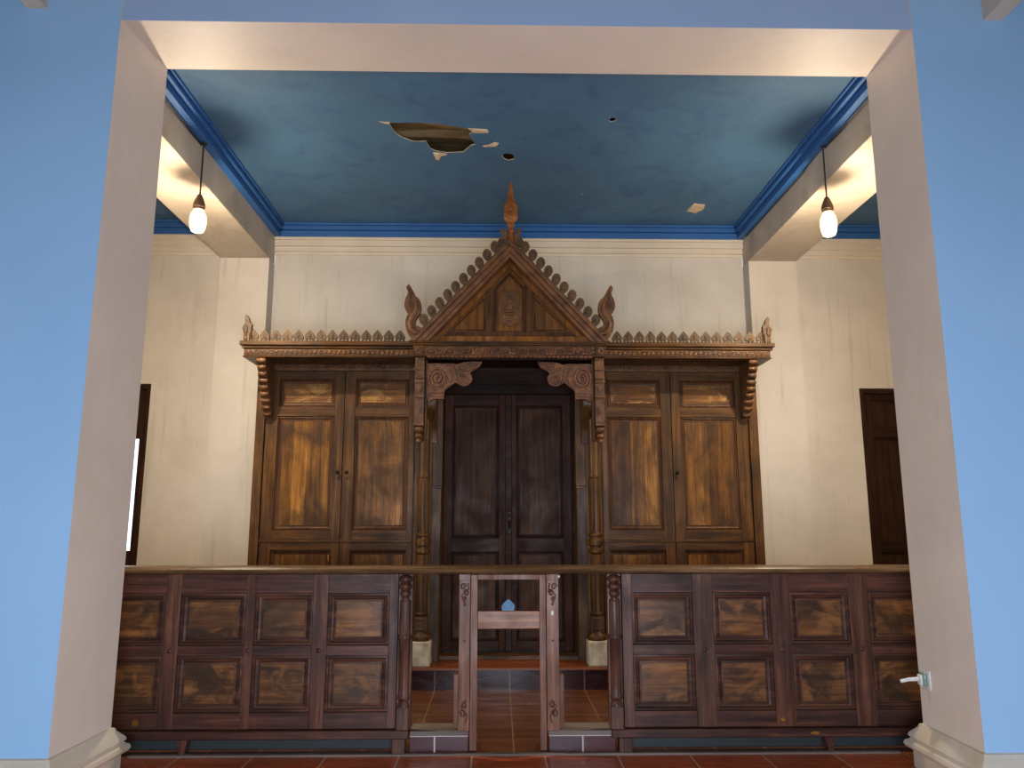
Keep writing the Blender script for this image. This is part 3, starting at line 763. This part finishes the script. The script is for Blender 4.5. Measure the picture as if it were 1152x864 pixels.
# medallion with a small seated figure in relief
b = MB(); O = [(0,3.63),(-.045,3.618),(-.078,3.585),(-.095,3.54),(-.104,3.5),(-.104,3.385),(-.06,3.32),(0,3.285),(.06,3.32),(.104,3.385),(.104,3.5),(.095,3.54),(.078,3.585),(.045,3.618)]
b.prism([(PC+u, v) for u, v in O], 7.012, 7.03)
b.tube([(PC+u, 7.010, v) for u, v in O+O[:1]], .008, 6)
for k in range(28):
    a_ = 2*math.pi*k/28; b.ell((PC+.083*math.cos(a_), 7.011, 3.46+.128*math.sin(a_)), (.008, .006, .008), seg=6, rings=4)
b.tube([(PC+.058*math.cos(k*math.pi/12), 7.009, 3.475+.085*math.sin(k*math.pi/12)) for k in range(25)], .006, 6)
b.ell((PC, 7.008, 3.525), (.017, .014, .021)).ell((PC, 7.008, 3.549), (.009, .01, .012)).ell((PC, 7.008, 3.47), (.027, .016, .036)).ell((PC, 7.004, 3.43), (.05, .018, .014))
for s_ in (-1, 1):
    b.tube([(PC+s_*.024, 7.006, 3.49), (PC+s_*.04, 7.002, 3.46), (PC+s_*.014, 7.0, 3.44)], [.009, .008, .006], 6)
    b.ell((PC+s_*.055, 7.01, 3.385), (.02, .008, .03), rot=s_*.4)
for k in range(-3, 4): b.ell((PC+k*.018, 7.006, 3.405), (.01, .01, .014), seg=8, rings=5)
b.ell((PC, 7.01, 3.35), (.04, .008, .012))
b.build('medallion', 'medal', portal)
# naga ends of the bargeboards, finned S shapes
NG = [(-.972,3.657),(-.95,3.63),(-.923,3.581),(-.9,3.536),(-.885,3.527),(-.874,3.518),(-.862,3.498),(-.854,3.474),(-.849,3.445),(-.848,3.42),(-.856,3.38),(-.868,3.36),(-.883,3.339),(-.895,3.315),(-.9,3.295),(-.9,3.275),(-.894,3.262),(-.868,3.25),(-.83,3.225),(-.815,3.20),(-.885,3.118),(-.935,3.145),(-.961,3.171),(-.98,3.205),(-.989,3.241),(-.994,3.294),(-.99,3.32),(-.982,3.348),(-.966,3.375),(-.985,3.39),(-.997,3.41),(-1.005,3.43),(-1.008,3.455),(-1.003,3.5),(-.995,3.525),(-.983,3.545),(-.975,3.581),(-.985,3.60),(-.993,3.626),(-.985,3.64)]
for s_ in (-1, 1):
    def q(u, v, y): return (PC+s_*(-u-.022+.0), y, v)
    b = MB().prism([(PC+s_*(-u-.022), v) for u, v in NG], 6.88, 6.94)
    sp = [(-.86,3.19),(-.905,3.19),(-.94,3.225),(-.948,3.28),(-.93,3.335),(-.905,3.375),(-.89,3.42),(-.895,3.465),(-.92,3.50)]
    b.tube([q(u, v, 6.882) for u, v in sp], [.02,.026,.03,.03,.026,.022,.018,.013,.006], 8)
    b.tube([q(-.945+.032*math.cos(k*.6)*(1-k/22), 3.45+.04*math.sin(k*.6)*(1-k/22), 6.878) for k in range(18)], .006, 6)
    b.tube([q(-.965, 3.50, 6.878), q(-.955, 3.55, 6.876), q(-.968, 3.61, 6.878)], [.012, .01, .004], 6)
    b.build('serpent_finial', 'carved', portal, bevel=.005)
# crockets up both slopes, standing on a low carved ridge
for s_ in (-1, 1):
    b = MB(); rake(-.022, .0, 6.885, 6.935, s_, b); b.build('crest_ridge', 'crest', portal, bevel=.003)
    for k in range(10):
        u = .775-.0735*k; z = ZA-SL*u
        ang = -s_*R(16)
        P = [(-.016,-.03),(-.020,.0),(-.030,.014),(-.040,.036),(-.040,.062),(-.028,.084),(-.010,.098),(.006,.10),(.022,.09),(.034,.07),(.036,.048),(.028,.026),(.018,.012),(.022,-.03)]
        ca, sa = math.cos(ang), math.sin(ang)
        pt = [(PC+s_*(u+.012)+(s_*-x*ca-y*sa), z+(s_*-x*sa+y*ca)+.012) for x, y in [(p*1.12, q_*1.08) for p, q_ in P]]
        cb = MB().prism(pt, 6.89, 6.925)
        cb.ell((PC+s_*(u+.012)-.055*sa, 6.89, z+.06), (.02, .01, .026), seg=8, rings=5)
        cb.build('crocket', 'crest', portal, bevel=.004)
# spire
sp = [(.036,4.02),(.036,4.14),(.03,4.16),(.034,4.20),(.028,4.24),(.036,4.262),(.034,4.275),(.026,4.285),(.05,4.30),(.066,4.325),(.068,4.37),(.062,4.40),(.068,4.43),(.062,4.465),(.042,4.495),(.033,4.53),(.027,4.57),(.022,4.61),(.016,4.65),(.009,4.685),(.004,4.70)]
b = MB().lathe(sp, PC+.008, 6.93, 14, sy=.6)
for k in range(5):
    for s_ in (-1, 1): b.ell((PC+.008+s_*(.05-.006*k), 6.91, 4.34+.035*k), (.012, .012, .024), seg=8, rings=5, rot=s_*-.3)
b.ell((PC+.008, 6.885, 4.35), (.024, .014, .04)).ell((PC+.008, 6.885, 4.42), (.018, .012, .03))
b.build('spire', 'spire', portal, smooth=50)
lab(MB().ell((PC+.008, 6.905, 4.10), (.03, .02, .036)).ell((PC+.02, 6.90, 4.20), (.014, .014, .03)).build('spire_boss', 'spire_red', portal), 'faded red painted boss at foot of spire')
for s_ in (-1, 1):
    W_ = [(.03,4.07),(.055,4.06),(.10,4.03),(.125,4.04),(.13,4.075),(.115,4.11),(.09,4.135),(.085,4.17),(.10,4.19),(.108,4.215),(.08,4.222),(.055,4.21),(.04,4.19)]
    b = MB().prism([(PC+.008+s_*u, v) for u, v in W_], 6.9, 6.935)
    b.tube([(PC+.008+s_*(.085+.022*math.cos(k*.7)*(1-k/14)), 6.898, 4.085+.026*math.sin(k*.7)*(1-k/14)) for k in range(12)], .005, 5)
    b.build('spire_scroll', 'crest', portal, bevel=.004)

# ------------------------------------------------------------------ balustrade
YR = 5.25
def post_profile():
    return [(.040,.156),(.040,.30),(.030,.318),(.040,.335),(.043,.35),(.036,.366),(.036,.40),(.038,.70),(.046,.715),(.046,.73),(.038,.745),(.037,.93),(.036,.96)]
def balustrade(label, cols, X0, X1, px, legs, flecks):
    root = thing('panelled_balustrade', label, 'balustrade', ((X0+X1)/2, YR+.03, 0))
    rows = [(.256, .608), (.672, 1.005)]
    joinery(root, X0, X1, .156, 1.128, YR, .055, cols, rows, ('bal_v', 'bal_h', 'bal_m', 'bal_p'), PR_BAL)
    # small rosettes where stiles and rails cross
    for i in range(len(cols)-1):
        x = (cols[i][1]+cols[i+1][0])/2
        MB().ell((x, YR-.001, .64), (.016, .006, .016), seg=10, rings=5).build('rosette', 'bal_h', root)
    # foot rail
    MB().box(X0-.0, X1+.09 if px > X1 else X1, YR-.035, YR+.08, .098, .152).build('foot_rail', 'bal_h', root, bevel=.008) if px > X1 else \
        MB().box(X0-.09, X1, YR-.035, YR+.08, .098, .152).build('foot_rail', 'bal_h', root, bevel=.008)
    # end post: backing board with turned half column and lobed head
    b = MB().box(px-.047, px+.047, YR+.01, YR+.06, .156, 1.128, 0)
    b.lathe(post_profile(), px, YR+.01, 20)
    for zz, rr_ in ((1.096, .046), (1.048, .044), (1.002, .036), (.965, .026)):
        b.ell((px, YR-.008, zz), (rr_, rr_*.85, .03), seg=14)
    b.box(px-.04, px+.04, YR-.03, YR+.03, .152, .29)
    b.build('end_post', 'bal_v', root, bevel=.003)
    for lx, slant in legs:
        if slant:
            MB().prism([(lx-.02, .098), (lx+.045, .098), (lx+.03, .0), (lx-.0, .0)], YR-.02, YR+.05).build('leg', 'bal_v', root, bevel=.003)
        else:
            MB().box(lx-.042, lx+.042, YR-.025, YR+.0445, .0, .098).build('leg', 'bal_v', root, bevel=.003)
    for fx, fz, fw, fh, nm in flecks:
        pts = [(fx+fw*.5*math.cos(a*.785+.3)*(.7+.3*random.random()), fz+fh*.5*math.sin(a*.785+.3)*(.7+.3*random.random())) for a in range(8)]
        yy = YR-.0365 if fz < .152 else YR-.0015
        lab(MB().prism(pts, yy, yy+.003).build('brass_patch', 'brass' if nm else 'fleck', root), 'small worn bright patch')
    return root
balustrade('dark panelled wooden balustrade section, left of the small gate',
           [(-2.735, -2.325), (-2.224, -1.795), (-1.735, -1.353), (-1.254, -.848)], -2.83, -.79, -.742,
           [(-2.16, True), (-.765, False)], [(-2.46, .20, .05, .05, 1)])
balustrade('dark panelled wooden balustrade section, right of the small gate',
           [(.767, 1.175), (1.311, 1.697), (1.830, 2.230), (2.364, 2.76)], .70, 2.85, .650,
           [(2.02, True), (.70, False)], [(1.93, .125, .075, .022, 1), (1.74, .20, .035, .025, 1)])
# handrail: one long moulded board over everything
prof = [(YR-.055,1.136),(YR-.072,1.142),(YR-.078,1.152),(YR-.072,1.162),(YR-.062,1.166),(YR-.05,1.176),(YR-.02,1.182),(YR+.08,1.182),(YR+.11,1.174),(YR+.12,1.15),(YR+.11,1.130),(YR-.02,1.130)]
b = MB().prism_x(prof, -2.85, 2.87)
tag(b.build('handrail', 'rail', loc=(0, YR, 1.13)), 'long worn wooden handrail running on top of both balustrades and the gate frame', 'handrail')

# gate posts with carved ornaments at both ends
def gate_post(x0, x1, label, mirror, chip):
    root = thing('gate_post', label, 'post', ((x0+x1)/2, YR+.03, .14), 'posts beside the small gate')
    xc = (x0+x1)/2; w_ = x1-x0
    MB().box(x0, x1, YR-.005, YR+.06, .14, 1.125).box(x0-.0015, x1+.0015, YR-.012, YR+.06, 1.085, 1.128).build('shaft', 'gate_v', root, bevel=.003)
    s_ = -1 if mirror else 1
    b = MB()
    def sw(cx_, cz, r, ph, d):
        b.tube([(cx_+r*math.cos(ph+d*k*.55)*(1-k/18), YR-.007, cz+1.2*r*math.sin(ph+d*k*.55)*(1-k/18)) for k in range(15)], .0055, 5)
    sw(xc-.010*s_, 1.045, .021, 0, 1); sw(xc+.010*s_, 1.005, .019, 3, -1); sw(xc-.004*s_, .965, .015, 0, 1)
    b.tube([(xc+.02*s_, YR-.007, 1.07), (xc+.026*s_, YR-.007, 1.03), (xc-.02*s_, YR-.007, .99), (xc, YR-.007, .935)], .005, 5)
    b.ell((xc, YR-.006, .935), (.008, .006, .014), seg=8, rings=5)
    b.build('carved_ornament', 'bal_v', root); b = MB()
    sw(xc+.006*s_, .30, .020, 1, 1); sw(xc-.008*s_, .245, .022, 3, -1)
    b.tube([(xc+.014*s_, YR-.007, .33), (xc-.018*s_, YR-.007, .29), (xc+.022*s_, YR-.007, .23), (xc+.012*s_, YR-.007, .19)], .005, 5)
    b.build('carved_ornament', 'bal_v', root)
    MB().tube([(xc, YR-.0075, .70), (xc, YR-.004, .70)], .008, 10).build('screw_hole', 'iron', root)
    # short brace behind, on the outer side
    bx = x0-.032 if not mirror else x1
    MB().box(bx, bx+.032, YR+.04, YR+.10, .14, .48).build('brace', 'gate_v', root, bevel=.003)
    if chip:
        lab(MB().ell((xc-.002, YR-.006, .875), (.009, .003, .017), seg=8, rings=5).build('paint_fleck', 'fleck', root), 'white paint fleck')
        lab(MB().ell((x1+.003, YR-.012, 1.112), (.007, .003, .008), seg=8, rings=5).build('paint_fleck', 'fleck', root), 'white paint fleck')
gate_post(-.386, -.312, 'slim wooden post with carved ornaments, left of the open gate frame', False, False)
gate_post(.195, .277, 'slim wooden post with carved ornaments and white paint fleck, right of the gate frame', True, True)
# gate
gate = thing('small_gate', 'small open-framed wooden gate with one pale crossbar, between two carved posts', 'gate', (-.06, YR+.03, .02))
MB().box(-.309, -.262, YR, YR+.045, .018, 1.124).build('stile', 'gate_v', gate, bevel=.003)
MB().box(.149, .192, YR, YR+.045, .018, 1.124).build('stile', 'gate_v', gate, bevel=.003)
MB().box(-.262, .149, YR+.004, YR+.042, 1.09, 1.124).build('top_rail', 'gate_v', gate, bevel=.002)
lab(MB().box(-.262, .149, YR-.004, YR+.042, .775, .889).build('crossbar', 'gate_h', gate, bevel=.003), 'pale wide wooden crossbar')
# folded pale blue cloth on the crossbar
P = [(-.041,.0),(-.046,.02),(-.043,.033),(-.02,.058),(.0,.071),(.012,.064),(.040,.038),(.042,.02),(.036,.0)]
cx, cz = -.058, .8905
vs = [(cx+x, YR+.006+.02*z/.07, cz+z) for x, z in P]; n = len(P)
vs2 = [(cx+x*.9, YR+.036-.004*z/.07, cz+z*.9) for x, z in P]
vs.append((cx+.002, YR-.002, cz+.03)); vs.append((cx+.012, YR+.0, cz+.012))
fs = [(i, i+1, 2*n if False else n) for i in range(n-1)]
b = MB(); b.add(vs[:n]+[vs[n]], [(i, (i+1) % n, n)[::-1] for i in range(n)]); b.add(vs[:n]+vs2, [(i, (i+1) % n, n+(i+1) % n, n+i) for i in range(n)]+[tuple(range(n, 2*n))])
b.tube([(cx-.043, YR+.002, cz+.02), (cx, YR-.003, cz+.022), (cx+.041, YR+.004, cz+.014)], .0018, 5).tube([(cx-.03, YR+.002, cz+.008), (cx+.01, YR-.003, cz+.012), (cx+.036, YR+.004, cz+.036)], .0015, 5)
tag(b.build('folded_cloth', 'paper', loc=(cx, YR+.02, cz), smooth=25), 'small pale blue folded cloth resting on the crossbar of the gate', 'cloth')

# ------------------------------------------------------------------ socket on the right reveal
sw = thing('wall_socket', 'white wall socket with a plug, low on the right reveal of the opening', 'socket', (XO, 4.82, .53))
MB().box(XO-.008, XO, 4.765, 4.875, .475, .59).build('face_plate', 'white_plastic', sw, bevel=.003)
MB().box(XO-.03, XO-.008, 4.79, 4.852, .495, .572).build('outlet', 'grey_face', sw, bevel=.008)
MB().box(XO-.045, XO-.03, 4.80, 4.84, .50, .56).tube([(XO-.045, 4.82, .535), (XO-.10, 4.83, .53), (XO-.15, 4.84, .518)], [.014, .012, .011], 8).build('plug', 'white_plastic', sw, bevel=.004)

# ------------------------------------------------------------------ bare bulbs on twisted cords
def pendant(s_, ya, zc_top, zs, zb, label, back):
    xa = s_*2.60
    root = thing('pendant_bulb', label, 'light bulb', (xa, ya, zc_top), 'bare bulbs hanging from the ceiling beams')
    # cable clipped along the top of the beam
    pts = [(s_*2.618, 4.93+(ya-4.93)*k/8, 4.572-.008*math.sin(k*math.pi/8)) for k in range(9)]
    pts.append((xa, ya, zc_top))
    MB().tube(pts, .007, 6).build('supply_cable', 'cable', root)
    if back:
        MB().tube([(s_*2.615, ya, zc_top), (s_*2.618, ya+.5, 4.568), (s_*2.618, 8.0, 4.575)], .005, 6).build('supply_cable', 'cable', root)
    MB().ell((xa, ya, zc_top), (.022, .022, .03)).ell((xa+s_*.012, ya-.01, zc_top+.022), (.015, .018, .016)).ell((xa-s_*.01, ya+.01, zc_top-.02), (.013, .013, .018)).build('knot', 'cable', root)
    n = 70
    b = MB()
    for ph in (0, math.pi):
        b.tube([(xa+.004*math.cos(ph+k*.9), ya+.004*math.sin(ph+k*.9), zc_top+(zs-zc_top)*k/n) for k in range(n+1)], .0042, 5)
    b.build('twisted_cord', 'cable', root)
    MB().lathe([(.006, zs+.01), (.018, zs), (.026, zs-.02), (.036, zs-.045), (.046, zs-.075), (.05, zs-.105), (.045, zs-.11), (.042, zs-.13)], xa, ya, 20).build('lamp_holder', 'socket', root)
    z0 = zs-.13; h = z0-zb
    gp = [(.04, z0), (.045, z0-.08*h), (.06, z0-.22*h), (.066, z0-.4*h), (.066, z0-.6*h), (.058, z0-.82*h), (.048, z0-.95*h), (.03, z0-h+.003), (.001, z0-h)]
    bulb = MB().lathe(gp, xa, ya, 24).build('bulb_glass', 'glass_lamp', root)
    MB().lathe([(.004, z0-.04*h), (.03, z0-.10*h), (.05, z0-.26*h), (.055, z0-.4*h), (.05, z0-.56*h), (.03, z0-.68*h), (.002, z0-.74*h)], xa, ya, 16).build('glowing_core', 'filament', bulb)
    for kind, pw in (('POINT', BULB_POWER), ('SPOT', BULB_DOWN)):
        l = bpy.data.lights.new('bulb_light', kind); l.energy = pw; l.color = (1, .82, .58); l.shadow_soft_size = .03
        if kind == 'SPOT': l.spot_size = R(178); l.spot_blend = 1.0
        lo = bpy.data.objects.new('bulb_light', l); COL.objects.link(lo); lo.parent = root; lo.location = (0, 0, zb+.012-zc_top)
    return root
pendant(-1, 5.98, 4.605, 4.125, 3.80, 'glowing bare bulb on a twisted cord, beside the left reveal', False)
pendant(1, 5.93, 4.62, 4.125, 3.785, 'glowing bare bulb on a twisted cord, beside the right reveal', True)
